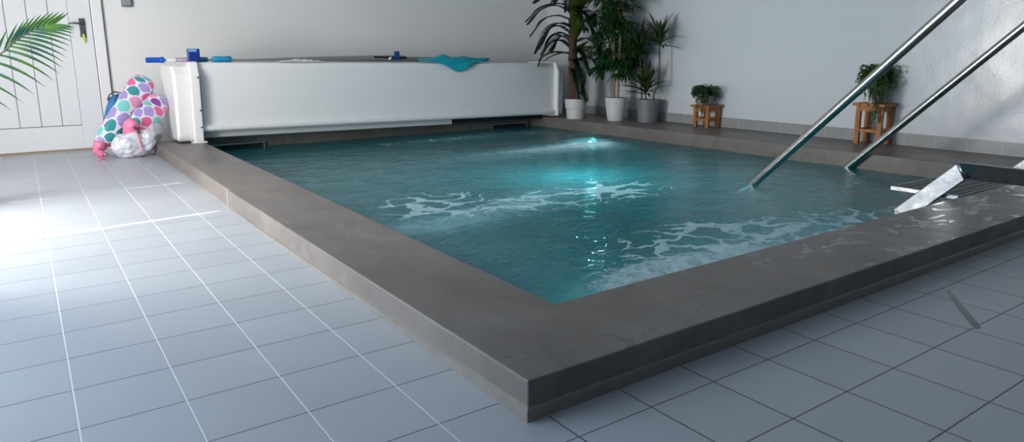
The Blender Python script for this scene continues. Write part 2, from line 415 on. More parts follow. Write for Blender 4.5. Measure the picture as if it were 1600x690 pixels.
window('window_1', W1, .035); window('window_2', W2)
# unseen opaque blind added so its narrow side gaps cut the sun into streaks
MB().box(LX-.075, LX-.07, 3.058, 4.302, .08, 2.16).build('sun_streak_blind', M['wall_side'], bpy.data.objects['window_1'])
MB().box(LX-.075, LX-.07, .535, 2.265, .115, 1.565).build('sun_block_pane', M['wall_side'], bpy.data.objects['window_2'])  # opaque panel added to stop the sun at the side window
# unseen wall stub added to shade the near and right floor from the door
MB().box(LX, -1.7, 2.42, 2.52, 0, CH).build('shade_wall', M['wall_side'], kind='structure')
# skirting tiles along the right and back walls, standing on the raised ledge
MB().box(WX-.014, WX, .0, WY, H, H+.115).build('baseboard_right', M['skirt'], kind='structure')
MB().box(.45, WX-.014, WY-.014, WY, H, H+.115).build('baseboard_back', M['skirt'], kind='structure')

# ------------------------------------------------------------ plank door
Y = WY
dr = thing('door_1', (-1.0, Y, 0), kind='structure')
lf = MB()
gx = [-1.84, -1.655, -1.47, -1.284, -1.099, -.913, -.728, -.554]
for a, b in zip(gx[:-1], gx[1:]): lf.box(a+.003, b-.003, Y-.022, Y-.008, .275, 2.15)
lf.build('door_planks', M['door'], dr, bevel=.003)
MB().box(-1.84, -.5, Y-.014, Y-.002, .02, 2.16).build('door_backing', M['groove'], dr)
st = MB(); st.box(-.554, -.352, Y-.03, Y-.002, .02, 2.25); st.box(-1.95, -.554, Y-.03, Y-.002, .02, .268); st.box(-1.99, -1.84, Y-.03, Y-.002, .268, 2.25); st.box(-1.84, -.554, Y-.03, Y-.002, 2.15, 2.25)
st.build('door_stiles', M['door'], dr, bevel=.003)
fr = MB(); fr.box(-.345, -.243, Y-.045, Y, 0, 2.36); fr.box(-2.1, -1.995, Y-.045, Y, 0, 2.36); fr.box(-1.995, -.345, Y-.045, Y, 2.257, 2.36)
fr.build('door_frame', M['frame'], dr, bevel=.006)
MB().box(-.243, -.232, Y-.012, Y, 0, 2.36).build('door_frame_gap', M['groove'], dr)
MB().box(-1.99, -.35, Y-.04, Y, 0, .018).build('door_threshold', simple('tan_threshold', (.34, .25, .16), .5), dr)
hp = MB().box(-.468, -.412, Y-.042, Y-.03, 1.19, 1.385).build('handle_plate', M['dgrey'], dr, bevel=.003)
MB().tube([(-.44, Y-.03, 1.328), (-.44, Y-.085, 1.328), (-.46, Y-.092, 1.329), (-.5, Y-.092, 1.333), (-.54, Y-.09, 1.332), (-.57, Y-.088, 1.324)], [.012, .012, .011, .009, .008, .006], 10).build('lever_handle', M['dgrey'], dr, smooth=True)
MB().box(-.444, -.436, Y-.065, Y-.04, 1.222, 1.25).build('key', M['dgrey'], dr)
MB().prism([(-.447, 1.23), (-.433, 1.235), (-.426, 1.19), (-.432, 1.13), (-.446, 1.13), (-.452, 1.19)], Y-.062, Y-.056, 'y').build('key_tag', M['lime'], dr, bevel=.002)
# grey switch box above, right of the door
sw = thing('isolator_switch', (0, Y, 1.52), 'grey plastic switch box with rounded corners high on the white back wall', 'switch')
MB().box(-.052, .056, Y-.035, Y, 1.515, 1.70).build('switch_housing', M['sgrey'], sw, bevel=.012, seg=3)
MB().box(-.036, .04, Y-.052, Y-.036, 1.535, 1.685).build('switch_cover', simple('mid_grey_plastic', (.27, .29, .31), .4), sw, bevel=.005)

# ------------------------------------------------------------ the pool
pool = thing('plunge_pool', (0, 0, 0), 'raised plunge pool faced in dark grey microcement with a wide flat coping', 'pool')
inpool = lambda x, y: .435 < x < 4.94 and .435 < y < 6.64
JY = 3.38
cop = cells([0, .012, .435, 4.94, WX], [0, .435, JY, 6.62, 6.64, WY],
            lambda x, y: not inpool(x, y) and not (x < .435 and y > 6.62) and not (x < .012 and y > JY), -.12, H)
cop.build('coping', M['cement'], pool, bevel=.008, seg=3, merge=True)
# plinth: a thin foot strip that tapers away along the left side
pl = MB()
pl.add([(-.009, -.009, 0), (-.009, 2.9, 0), (.0, 2.9, 0), (.0, 0, 0), (-.009, -.009, .036), (-.009, 2.9, .004), (.0, 2.9, .006), (.0, 0, .041)],
       [(0, 1, 5, 4), (4, 5, 6, 7), (1, 2, 6, 5), (0, 3, 2, 1), (3, 7, 6, 2)])
pl.add([(-.009, -.009, 0), (WX-.01, -.009, 0), (WX-.01, 0, 0), (0, 0, 0), (-.009, -.009, .036), (WX-.01, -.009, .036), (WX-.01, 0, .041), (0, 0, .041)],
       [(0, 4, 5, 1), (4, 7, 6, 5), (1, 5, 6, 2), (0, 1, 2, 3)])
pl.build('plinth', simple('plinth_cement', (.22, .20, .18), .3, var=.25, nscale=30, bstr=.2), pool)  # lighter than the coping cement, painting in the highlight along its ledge
MB().box(.372, .4346, JY-.002, JY+.002, H-.001, H+.0006).build('coping_joint', simple('pale_joint', (.33, .32, .31), .4), pool) if False else None
jm = MB(); jm.box(-.001, .43, JY-.003, JY+.003, H-.02, H+.0008); jm.box(-.004, .004, JY-.006, JY+.006, .0, H)
jm.build('coping_joint', simple('pale_joint', (.42, .40, .37), .4, var=.3), pool)
bs = MB()
bx0, bx1, by0, by1, bz = .43, 4.945, .43, 6.645, -1.25
bs.add([(bx0, by0, -.1), (bx1, by0, -.1), (bx1, by1, -.1), (bx0, by1, -.1), (bx0, by0, bz), (bx1, by0, bz), (bx1, by1, bz), (bx0, by1, bz)],
       [(0, 4, 5, 1), (1, 5, 6, 2), (2, 6, 7, 3), (3, 7, 4, 0), (4, 7, 6, 5)])
bs.build('basin', M['basin'], pool)
def skimmer(x0, x1):
    z0, z1, y = -.055, .045, 6.64
    f = MB(); t = .022
    f.box(x0, x1, y-.03, y, z1-t, z1); f.box(x0, x1, y-.03, y, z0, z0+t*.6); f.box(x0, x0+t, y-.03, y, z0+t*.6, z1-t); f.box(x1-t, x1, y-.03, y, z0+t*.6, z1-t)
    o = f.build('skimmer_frame', M['steel'], pool, bevel=.004, origin=(x0, y, z0))
    MB().box(x0+t, x1-t, y-.008, y-.001, z0+t*.6, z1-t).build('skimmer_mouth', M['black'], o, origin=None)
    return o
for a, b in ((.52, 1.15), (4.22, 4.83)):
    o = skimmer(a, b)
    for c in o.children: c.location = -Vector((a, 6.64, -.055))*S
# underwater lamp on the far end of the right wall
lp = MB().lathe([(.0, 0), (.075, 0), (.09, .012), (.09, .03)], n=28)
lp.v = [(4.94-z, 5.30+x, -.15+y) for x, y, z in lp.v]
MB_l = lp.build('lamp_ring', M['steel'], pool)
ln = MB().lathe([(.0, .032), (.05, .03), (.07, .02), (.074, .012)], n=28)
ln.v = [(4.935-z, 5.30+x, -.15+y) for x, y, z in ln.v]
ln.build('lamp_lens', M['lamp'], pool)

# water surface with its own ripples; foam regions stay fixed on the water
def blob(px, py, cx, cy, rx, ry, a=0):
    dx, dy = px-cx, py-cy; c, s_ = math.cos(a), math.sin(a)
    u, v = (dx*c+dy*s_)/rx, (-dx*s_+dy*c)/ry
    return math.exp(-(u*u+v*v))
WEB = [(1.25, 2.85, .42, .30, .3, .9), (1.6, 2.45, .45, .25, -.2, .85), (2.2, 2.35, .5, .36, -.1, .95), (2.75, 2.45, .28, .4, .2, .8), (1.0, 2.6, .25, .35, 0, .8),
       (1.9, .95, .55, .32, .0, 1.15), (2.6, .85, .65, .26, .0, 1.1), (3.35, .75, .45, .15, 0, .7), (1.3, .7, .35, .2, 0, .7), (2.0, 1.2, .4, .2, 0, .6),
       (3.0, 5.95, .9, .16, .05, .75), (3.4, 4.45, .7, .3, .1, .55), (2.2, 5.1, .9, .4, 0, .28), (3.2, 3.5, .6, .5, 0, .25)]
PLU = [(.85, 2.2, .4, .17, .05, 1.0), (1.4, 2.32, .5, .2, .2, .7), (1.95, 2.55, .4, .22, .4, .5), (3.5, 5.95, .9, .28, 0, .7), (3.2, 4.5, 1.0, .35, .0, .8),
       (4.0, 4.4, .5, .3, 0, .9), (1.35, .72, .35, .15, 0, .35), (2.0, .8, .7, .22, 0, .55), (2.9, .7, .6, .15, 0, .35), (4.4, 5.9, .3, .2, 0, .5), (1.3, 4.2, 1.0, 1.3, 0, .28), (.8, 1.3, .45, .9, 0, .22), (3.6, 2.2, 1.0, .9, 0, .16)]
SPR = [(1.15, .68, .35, .24, .2, 1.1), (1.6, .74, .45, .24, 0, 1.1), (2.7, .65, .5, .12, 0, .7), (3.6, 4.53, .6, .13, .0, 1.2), (4.15, 4.47, .32, .16, 0, 1.6), (3.0, 4.55, .4, .10, 0, .5), (3.7, 6.05, .6, .12, 0, .6), (4.25, 5.75, .3, .12, .3, .6), (2.2, .68, .5, .14, 0, .5)]
nx, ny = 330, 440
x0, x1, y0, y1 = .435, 4.94, .435, 6.64
wv, wf, wc = [], [], []
for j in range(ny+1):
    y = y0+(y1-y0)*j/ny
    for i in range(nx+1):
        x = x0+(x1-x0)*i/nx
        web = min(1, sum(a*blob(x, y, *b) for *b, a in WEB)); plu = min(1, sum(a*blob(x, y, *b) for *b, a in PLU)); spr = min(1, sum(a*blob(x, y, *b) for *b, a in SPR))
        n1 = noise.noise(Vector((x*3.2, y*4.4, 1.3))); n2 = noise.noise(Vector((x*9, y*13, 4.1))); n3 = noise.noise(Vector((x*22, y*30, 9)))
        calm = .45+.8*min(1, plu+spr+.5*web)
        cone = .022*math.exp(-(((x-4.1)/.22)**2+((y-4.5)/.18)**2))
        z = WL + .0065*n1 + .0055*n2*calm + .003*n3*calm + .006*spr*abs(n3) + cone*(.5+.5*n2)
        wv.append((x*S, y*S, z*S)); wc.append((web, plu, spr, 1))
for j in range(ny):
    for i in range(nx):
        a = j*(nx+1)+i; wf.append((a, a+1, a+nx+2, a+nx+1))
me = bpy.data.meshes.new('pool_water'); me.from_pydata(wv, [], wf); me.materials.append(M['water'])
ca = me.color_attributes.new('foam', 'FLOAT_COLOR', 'POINT')
ca.data.foreach_set('color', [t for c in wc for t in c])
for p in me.polygons: p.use_smooth = True
wo = bpy.data.objects.new('pool_water', me); col.objects.link(wo)
tag(wo, 'teal bubbling pool water with white foam streaks filling the plunge pool', 'water', kind='stuff')

# ------------------------------------------------------------ pool cover housing
CO = (.3, 6.6, H)
ch = thing('pool_cover_housing', CO, 'long white roller cover housing lying across the far end of the pool', 'pool cover')
fp = [(6.27, .235), (6.255, .245), (6.255, .292), (6.272, .305), (6.272, .865), (6.30, .922), (6.33, .930), (6.95, .930), (7.0, .90), (7.0, .25), (6.95, .235)]
MB().prism(fp, .42, 5.035).build('housing_shell', M['pvc'], ch, bevel=.004)
lip = MB().prism([(6.235, .238), (6.225, .25), (6.225, .278), (6.26, .30), (6.275, .30), (6.275, .225), (6.245, .228)], .40, 5.04).build('bottom_lip', M['pvc'], ch, bevel=.004)
MB().prism([(6.36, .15), (6.34, .16), (6.34, .24), (6.40, .24), (6.40, .15)], .47, 3.43).build('lower_flange', M['pvc_under'], ch, bevel=.003)
MB().box(3.43, 4.93, 6.40, 6.44, .16, .245).build('cover_slot', M['black'], ch)
def cap(x0, x1, name='end_cap', zb=.135):
    o = MB().prism([(6.225, zb+.045), (6.26, zb), (6.9, zb), (7.0, zb+.065), (7.02, .80), (6.95, .90), (6.34, .90), (6.235, .80)], x0, x1).build(name, M['pvc_end'], ch, bevel=.03, seg=4)
    return o
c1 = cap(.19, .35)
c1b = MB().prism([(6.19, .128), (6.19, .80), (6.25, .935), (6.9, .935), (6.9, .128)], .34, .432).build('end_bracket', M['pvc_end'], ch, bevel=.014, seg=3)
for z in (.45, .78, .28):
    MB().lathe([(.0, .006), (.009, .004), (.01, 0)], n=12).build('screw', M['dgrey'], ch) if False else None
    s_ = MB().lathe([(.0, .006), (.009, .004), (.010, 0)], n=12); s_.v = [(.415+x, 6.189-z2, z+y) for x, y, z2 in s_.v]
    s_.build('screw', M['dgrey'], ch)
MB().prism([(6.186, .30), (6.186, .79), (6.189, .79), (6.189, .30)], .428, .436).build('bracket_seam', M['dgrey'], ch)
MB().box(.32, .46, 6.19, 6.3, H+.001, .135).build('mounting_foot', M['pvc_end'], ch, bevel=.004)
MB().prism([(6.2, .205), (6.2, .82), (6.26, .945), (6.9, .945), (6.9, .205)], 5.035, 5.075).build('end_bracket', M['pvc_end'], ch, bevel=.01)
cap(5.075, 5.17, zb=.2)
MB().prism([(4.72, .235), (5.02, .235), (5.02, .20)], 6.255, 6.275, 'y').build('bracket_gusset', M['pvc_end'], ch)
ch.rotation_euler = (0, math.radians(.82), 0)

# ------------------------------------------------------------ things on top of the housing
TZ = .936
def tz(x): return TZ-.0143*(x-.3)+.003
lr = thing('rolled_liner', (.9, 6.7, tz(.9)), 'flat roll of grey liner lying along the top of the white housing', 'liner')
prof = []
m = MB()
pts = [(.85, .012), (1.3, .028), (1.8, .045), (2.4, .058), (2.8, .066), (2.93, .066), (2.96, .052), (3.4, .05), (3.75, .04), (3.95, .02)]
vs = []
for x, h in pts:
    for k in range(10):
        t = 2*PI*k/10; vs.append((x, 6.72+.16*math.cos(t), tz(x)+h*.62+h*.62*math.sin(t)))
n = 10
fs = [(i*n+k, i*n+(k+1) % n, (i+1)*n+(k+1) % n, (i+1)*n+k) for i in range(len(pts)-1) for k in range(n)] + [tuple(range(n-1, -1, -1)), tuple((len(pts)-1)*n+k for k in range(n))]
m.add(vs, fs); m.build('liner_roll', M['greycloth'], lr, smooth=True)
MB().tube([(2.5, 6.56, tz(2.5)+.056), (2.93, 6.56, tz(2.93)+.05)], .012, 8).build('liner_edge_rod', M['black'], lr)

po = thing('telescopic_pole', (.4, 6.42, tz(.4)), 'telescopic cleaning pole with blue grips lying on the white housing', 'pole')
pz = lambda x: tz(x)+.0135
MB().tube([(.02, 6.42, pz(.3)), (.45, 6.42, pz(.45)), (3.2, 6.42, pz(3.2))], .011, 12).build('pole_tube', M['greymetal'], po, smooth=True)
MB().tube([(-.0, 6.42, pz(.25)), (.005, 6.42, pz(.25)), (.13, 6.42, pz(.25)), (.135, 6.42, pz(.25)), (.165, 6.42, pz(.25)), (.17, 6.42, pz(.25))], [.02, .027, .027, .030, .030, .02], 16).build('end_handle', M['blue'], po, smooth=False)
MB().tube([(.19, 6.42, pz(.25)), (.27, 6.42, pz(.3))], .024, 14).build('clear_sleeve', M['clear'], po)
MB().tube([(.27, 6.42, pz(.3)), (.40, 6.42, pz(.35))], .0235, 14).build('label_band', M['label'], po)
MB().tube([(.46, 6.42, pz(.5)+.004), (.47, 6.42, pz(.5)+.004), (.57, 6.42, pz(.5)+.004), (.58, 6.42, pz(.5)+.004)], [.02, .026, .026, .018], 14).build('inner_grip', M['tealgrip'], po, smooth=True)
MB().tube([(.62, 6.42, pz(.6)+.004), (.635, 6.42, pz(.6)+.006), (.68, 6.42, pz(.6)+.006), (.74, 6.42, pz(.6)+.006), (.80, 6.42, pz(.6)+.006), (.815, 6.42, pz(.6)+.004)], [.018, .03, .034, .029, .034, .02], 16).build('outer_grip', M['cyan'], po, smooth=True)
bb = thing('blue_box', (.43, 6.33, tz(.43)), 'small upright royal blue box at the left end of the white housing', 'box')
MB().box(.375, .485, 6.30, 6.385, tz(.43), tz(.43)+.125).build('box_body', M['navy'], bb, bevel=.006)
MB().box(.38, .455, 6.296, 6.2995, tz(.43)+.095, tz(.43)+.12).build('box_label', simple('light_blue_label', (.15, .42, .75), .4), bb)
cb = thing('hose_clip', (2.7, 6.5, tz(2.7)+.06), 'dark blue upright clip with white knob behind the middle of the liner', 'clip')
zc = tz(2.72)
MB().box(2.745, 2.80, 6.48, 6.53, zc, zc+.125).build('clip_body', M['navy'], cb, bevel=.005)
MB().box(2.69, 2.84, 6.47, 6.54, zc, zc+.03).build('clip_base', M['black'], cb, bevel=.003)
MB().tube([(2.66, 6.47, zc), (2.66, 6.47, zc+.035), (2.68, 6.47, zc+.05)], .016, 10).build('clip_knob', M['clear'], cb, smooth=True)
# crumpled clear wrap
cw = MB(); CN = 22
for i in range(CN+1):
    for j in range(4):
        x = 1.28+.5*i/CN; w_ = math.sin(PI*i/CN)
        cw.v.append((x+random.uniform(-.01, .01), 6.295+.03*j*(.4+.6*w_), tz(x)+.002+(random.uniform(.0, .03)*w_ if j else 0)))
cw.f = [(i*4+j, i*4+j+1, i*4+j+5, i*4+j+4) for i in range(CN) for j in range(3)]
o = cw.build('plastic_wrap', M['clear'], solid=.002, origin=(1.5, 6.33, tz(1.5)))
tag(o, 'crumpled scrap of clear plastic wrap on the housing edge beside the cleaning pole', 'plastic wrap')
# turquoise net folded over the front edge of the housing
nt_ = thing('leaf_net', (3.5, 6.4, tz(3.5)), 'turquoise mesh leaf net folded over the front edge of the white housing', 'net')
m = MB(); A, B = 40, 22
def netp(u, v):
    # u along the housing, v from back over the edge and down the front
    x = 3.0+1.02*u
    hang = .13*math.exp(-((u-.47)/.19)**2)
    top = .03*math.sin(PI*u)*(1-v)+.02*math.exp(-((u-.35)/.1)**2)
    yb, yf = 6.52, 6.25
    sag = (.5+.5*math.sin(PI*min(1, max(0, u))))
    if v < .6:
        t = v/.6; y = yb+(yf+.03-yb)*t*(.55+.45*sag); z = tz(x)+.012+top+.03*math.sin(PI*t)*sag+.012*math.sin(u*19+t*4)*sag
    else:
        t = (v-.6)/.4; y = yf+.03-(.045*math.sin(PI/2*min(1, 1.6*t)))*sag - .012*math.sin(u*24)*t*sag; z = tz(x)+.01-t*hang+.012*math.sin(u*19)*(1-t)*sag
        y = 6.52+(y-6.52)*(.55+.45*sag)
    return (x+.02*math.sin(v*7), y, z)
m.add([netp(i/A, j/B) for j in range(B+1) for i in range(A+1)], [(j*(A+1)+i, j*(A+1)+i+1, (j+1)*(A+1)+i+1, (j+1)*(A+1)+i) for j in range(B) for i in range(A)])
m.build('net_mesh', M['net'], nt_, smooth=True, solid=.004)
MB().tube([(3.02, 6.42, tz(3)+.02), (3.3, 6.36, tz(3.3)+.045), (3.5, 6.40, tz(3.5)+.055), (3.7, 6.34, tz(3.6)+.05), (4.03, 6.36, tz(4)+.045), (3.9, 6.30, tz(4)+.02), (3.7, 6.275, tz(4)+.012)], .009, 8).build('net_rim', M['net'], nt_, smooth=True)

# ------------------------------------------------------------ bags by the housing
PAL = [(.09, .50, .53), (.03, .33, .37), (.88, .15, .36), (.92, .36, .60), (.30, .05, .42), (.45, .35, .75), (.22, .68, .68)]
def scale_col(x, y, seed):
    for k in range(int(math.ceil(y+1.05)), int(math.floor(y-1.1))-1, -1):
        # rows above cover the rows below; each scale is a disc of radius 1
        if abs(y-k) > 1.0: continue
        off = (k % 2)
        c = 2*round((x-off)/2)+off
        d = math.hypot(x-c, (y-k))
        if d < 1.0 and y <= k+.35:
            if d > .84: return (.74, .72, .80)
            r = random.Random(hash((k, c, seed)) & 0xffffff)
            b = PAL[r.randrange(len(PAL))]
            return tuple(x*.82 for x in b)
    return (.74, .72, .80)
def bag(parent, path, rad, seed, su, sv, flat=.7, nu=150, nv=230, fold=.012, ref0=(0, 1, 0), name='bag_body'):
    pts = [Vector(p) for p in path]
    def interp(t):
        t *= len(pts)-1; i = min(int(t), len(pts)-2); f = t-i
        p0, p1, p2, p3 = pts[max(i-1, 0)], pts[i], pts[i+1], pts[min(i+2, len(pts)-1)]
        r0, r1, r2, r3 = rad[max(i-1, 0)], rad[i], rad[i+1], rad[min(i+2, len(rad)-1)]
        cr = lambda a, b, c, d: .5*((2*b)+(c-a)*f+(2*a-5*b+4*c-d)*f*f+(3*b-a-3*c+d)*f**3)
        return cr(p0, p1, p2, p3), max(.002, cr(r0, r1, r2, r3))
    vs, cs = [], []; m = MB()
    for j in range(nv+1):
        t = j/nv; p, r = interp(t); q, _ = interp(min(1, t+.01)); q0, _ = interp(max(0, t-.01))
        d = (q-q0).normalized(); b = (Vector(ref0)-d*d.dot(Vector(ref0))).normalized(); a = d.cross(b).normalized()
        for k in range(nu):
            th = 2*PI*k/nu
            w = 1+fold*4*noise.noise(Vector((math.cos(th)*1.6+seed, math.sin(th)*1.6, t*7)))+fold*2*noise.noise(Vector((math.cos(th)*5, math.sin(th)*5+seed, t*18)))
            vs.append(p+(a*math.cos(th)+b*math.sin(th)*flat)*r*w)
            cs.append(scale_col(th*su, -t*sv, seed) if su else None)
    m.c = True
    m.add(vs, [(j*nu+k, j*nu+(k+1) % nu, (j+1)*nu+(k+1) % nu, (j+1)*nu+k) for j in range(nv) for k in range(nu)] + [tuple(range(nu-1, -1, -1)), tuple(nv*nu+k for k in range(nu))])
    o = m.build(name, M['bag'] if su else M['holo'], parent, smooth=True)
    if not su:
        for v in vs:
            a = .5+.5*noise.noise(Vector(v)*7); b2 = .5+.5*noise.noise(Vector(v)*11+Vector((5, 5, 5)))
            g = Vector((.44, .46, .52)); c = g.lerp(Vector((.72, .78, .88)), a)
            if b2 > .6: c = c.lerp(Vector((.88, .66, .82)), (b2-.6)*2.0)
            if b2 < .4: c = c.lerp(Vector((.80, .84, .66)), (.4-b2)*1.6)
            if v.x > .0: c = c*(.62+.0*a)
            cs[0:1] = cs[0:1]
            cs_h.append(tuple(c))
        cc = cs_h[:]; cs_h.clear()
    else: cc = cs
    at = o.data.color_attributes.new('Col', 'FLOAT_COLOR', 'POINT')
    at.data.foreach_set('color', [t for c in cc for t in (*c, 1)])
    return o
cs_h = []
b1 = thing('drawstring_bag', (-.45, 6.6, 0), 'long pink, teal and purple scale-print bag leaning diagonally against the housing', 'bag')
bag(b1, [(-.46, 6.60, .115), (-.44, 6.60, .15), (-.36, 6.60, .25), (-.22, 6.66, .42), (-.10, 6.72, .57), (-.015, 6.76, .70), (.02, 6.78, .765), (.03, 6.785, .785)],
    [.05, .08, .105, .12, .125, .12, .08, .01], 3, 1.55, 13.6, flat=.62)
bag_o = b1
m = MB(); m.tube([(-.46, 6.60, .15), (-.475, 6.59, .10), (-.49, 6.575, .06), (-.47, 6.56, .045), (-.43, 6.56, .06)], [.10, .098, .075, .05, .03], 24, flat=.6)
m.build('clear_bag_end', M['pink'], b1, smooth=True)
m = MB(); m.tube([(-.44, 6.52, .07), (-.43, 6.48, .03), (-.46, 6.44, .01), (-.52, 6.38, .008)], .007, 8); m.build('drawstring', M['pinkcord'], b1, smooth=True)
m = MB(); m.tube([(-.447, 6.49, .05), (-.425, 6.475, .035)], .016, 10); m.build('cord_lock', M['dgrey'], b1)
b2 = thing('drawstring_bag', (-.05, 6.45, .2), 'shorter scale-print bag squeezed between the long bag and the white housing', 'bag')
bag(b2, [(-.20, 6.48, .30), (-.18, 6.48, .31), (-.10, 6.50, .35), (.0, 6.55, .415), (.06, 6.6, .47), (.12, 6.66, .54), (.15, 6.68, .57)],
    [.03, .07, .105, .12, .12, .10, .03], 8, 1.6, 9.0, flat=.6, nu=130, nv=150)
m = MB(); m.tube([(-.16, 6.47, .35), (-.20, 6.46, .31), (-.215, 6.45, .27), (-.17, 6.44, .235), (-.12, 6.44, .24)], [.10, .10, .08, .05, .025], 24, flat=.6)
m.build('clear_bag_end', M['pink'], b2, smooth=True)
m = MB(); m.tube([(-.15, 6.38, .26), (-.15, 6.33, .2), (-.14, 6.31, .12), (-.12, 6.3, .03)], .008, 8); m.build('drawstring', M['pinkcord'], b2, smooth=True)
m = MB(); m.tube([(-.155, 6.375, .262), (-.125, 6.37, .25)], .016, 10); m.build('cord_lock', M['dgrey'], b2)
b3 = thing('crumpled_bag', (-.2, 6.4, 0), 'crumpled iridescent silver and grey fabric bag on the floor under the print bags', 'bag')
bag(b3, [(-.38, 6.46, .12), (-.33, 6.45, .12), (-.23, 6.44, .125), (-.10, 6.44, .14), (-.02, 6.46, .20), (.04, 6.52, .255), (.085, 6.56, .26)],
    [.04, .10, .125, .12, .09, .075, .03], 5, 0, 0, flat=.9, fold=.06, nu=70, nv=90, ref0=(0, 1, 0))
b4 = thing('blue_bag', (-.2, 6.85, .3), 'small blue fabric bag half hidden behind the long scale-print bag', 'bag')
m = MB(); m.tube([(-.34, 6.9, .10), (-.33, 6.9, .3), (-.30, 6.9, .44), (-.27, 6.9, .56), (-.22, 6.9, .61)], [.08, .10, .085, .06, .01], 20, flat=.7)
m.build('bag_body', M['bluecloth'], b4, smooth=True)
m = MB(); m.tube([(-.33, 6.86, .55), (-.31, 6.84, .61), (-.26, 6.84, .635), (-.20, 6.84, .62), (-.18, 6.85, .57)], .008, 8); m.build('bag_handle', M['dgrey'], b4, smooth=True)

# ------------------------------------------------------------ handrails and step frame
def handrail(x, lab):
    t = thing('handrail', (x, 1.9, WL), lab, 'handrail', 'stainless handrails of the pool steps')
    dz = .977
    p = [(x, 2.02, WL-.127), (x, .42, 1.416), (x, .36, 1.462), (x, .28, 1.49), (x, .2, 1.50), (x, -.65, 1.50), (x, -.73, 1.48), (x, -.78, 1.43), (x, -.8, 1.35), (x, -.8, .0)]
    # even out the straight run
    a, b = Vector(p[0]), Vector(p[1]); run = [a.lerp(b, k/12) for k in range(12)]
    MB().tube(run+[Vector(q) for q in p[1:]], .0315, 24).build('rail_tube', M['steel'], t, smooth=True)
    m = MB().lathe([(.032, 0), (.075, 0), (.075, .012), (.033, .02)], (x, -.8, .0), 24); m.build('floor_flange', M['steel'], t)
handrail(3.558, 'near stainless steel handrail sloping down into the pool, left of the pair')
handrail(4.90, 'far stainless steel handrail dipping into the water beside the raised ledge')
sf = thing('pool_step_frame', (3.57, .4, H), 'galvanised steel step frame with black perforated tread hooked over the front coping', 'pool steps')
def stringer(x):
    MB().prism([(1.35, -.575), (.455, .328), (.44, .34), (.400, .235), (1.28, -.645)], x-.012, x+.012).build('stringer', M['galv'], sf, bevel=.005, seg=2)
    # the level arm is rolled so that its face looks slightly down
    q = [(.447, .34), (-.40, .34), (-.36, .235), (.405, .235)]; m = MB()
    m.add([(x-.012-(z-.2875)*.42-w, y, z) for w in (0, -.022) for y, z in q], [(0, 1, 2, 3), (7, 6, 5, 4), (0, 4, 5, 1), (1, 5, 6, 2), (2, 6, 7, 3), (3, 7, 4, 0)])
    m.build('level_arm', M['galv'], sf, bevel=.006, seg=3)
    MB().prism([(-.40, .34), (-.62, .12), (-.62, .0), (-.52, .0), (-.52, .10), (-.36, .235)], x-.012, x+.012).build('outer_leg', M['galv'], sf, bevel=.005)
    m = MB(); m.tube([(x, .455, .332), (x, .40, .238)], .016, 10); m.build('corner_weld', M['galv'], sf, smooth=True)
stringer(3.572); stringer(4.915)
def tread(y0, y1, z):
    x0, x1 = 3.625, 4.90
    MB().box(x0+.012, x1, y0+.01, y1, z-.004, z+.008).build('tread_mat', M['grip'], sf)
    e = MB(); e.box(x0-.004, x0+.014, y0, y1+.015, z-.016, z+.012); e.box(x0+.014, x1, y1, y1+.012, z-.02, z+.01); e.box(x0+.014, x1, y0, y0+.010, z-.004, z+.009)
    e.build('tread_edge', M['galv'], sf, bevel=.003)
tread(.45, .85, .108)
tread(.92, 1.2, -.16); tread(1.15, 1.45, -.42)

# ------------------------------------------------------------ stools with small plants
def stool(x0, x1, y0, y1, hgt, label):
    t = thing('wooden_stool', ((x0+x1)/2, (y0+y1)/2, H), label, 'stool', 'square pine stools along the right wall')
    a = .033; zt = H+hgt
    m = MB(); n = 4; w = (y1-y0+.06)/n
    for k in range(n): m.box(x0-.03, x1+.03, y0-.03+k*w+.003, y0-.03+(k+1)*w-.003, zt-.026, zt)
    m.build('seat', M['wood'], t, bevel=.004)
    for x in (x0, x1):
        for y in (y0, y1): MB().box(x-a if x == x1 else x-.0, x if x == x1 else x+a, y if y == y0 else y-a*1.4, y+a*1.4 if y == y0 else y, H, zt-.026).build('leg', M['wood'], t, bevel=.003)
    f = MB(); z = H+.30*hgt
    f.box(x0+a, x1-a, y0+.008, y0+.024, z, z+.03); f.box(x0+a, x1-a, y1-.024, y1-.008, z, z+.03)
    f.box(x0+.006, x0+.02, y0+.036, y1-.036, z, z+.03); f.box(x1-.02, x1-.006, y0+.036, y1-.036, z, z+.03)
    f.build('stretcher', M['wood'], t)
    g = MB(); z = zt-.075
    g.box(x0+a, x1-a, y0+.006, y0+.022, z, zt-.026); g.box(x0+a, x1-a, y1-.022, y1-.006, z, zt-.026); g.box(x0+.004, x0+.018, y0+.036, y1-.036, z, zt-.026); g.box(x1-.018, x1-.004, y0+.036, y1-.036, z, zt-.026)
    g.build('apron', M['wood'], t)
    return zt
z1 = stool(5.52, 5.74, 3.97, 4.19, .265, 'low pine stool under the bushy fern, nearer the tall plants')
z2 = stool(5.54, 5.74, 1.95, 2.21, .392, 'taller pine stool under the trailing plant, behind the handrails')
def pot(parent, x, y, z, prof, mat, rim=None):
    MB().lathe(prof, (x, y, z), 36).build('pot', mat, parent, smooth=False if False else True)
    r = prof[-1][0]; top = prof[-1][1]
R = random.Random(11)
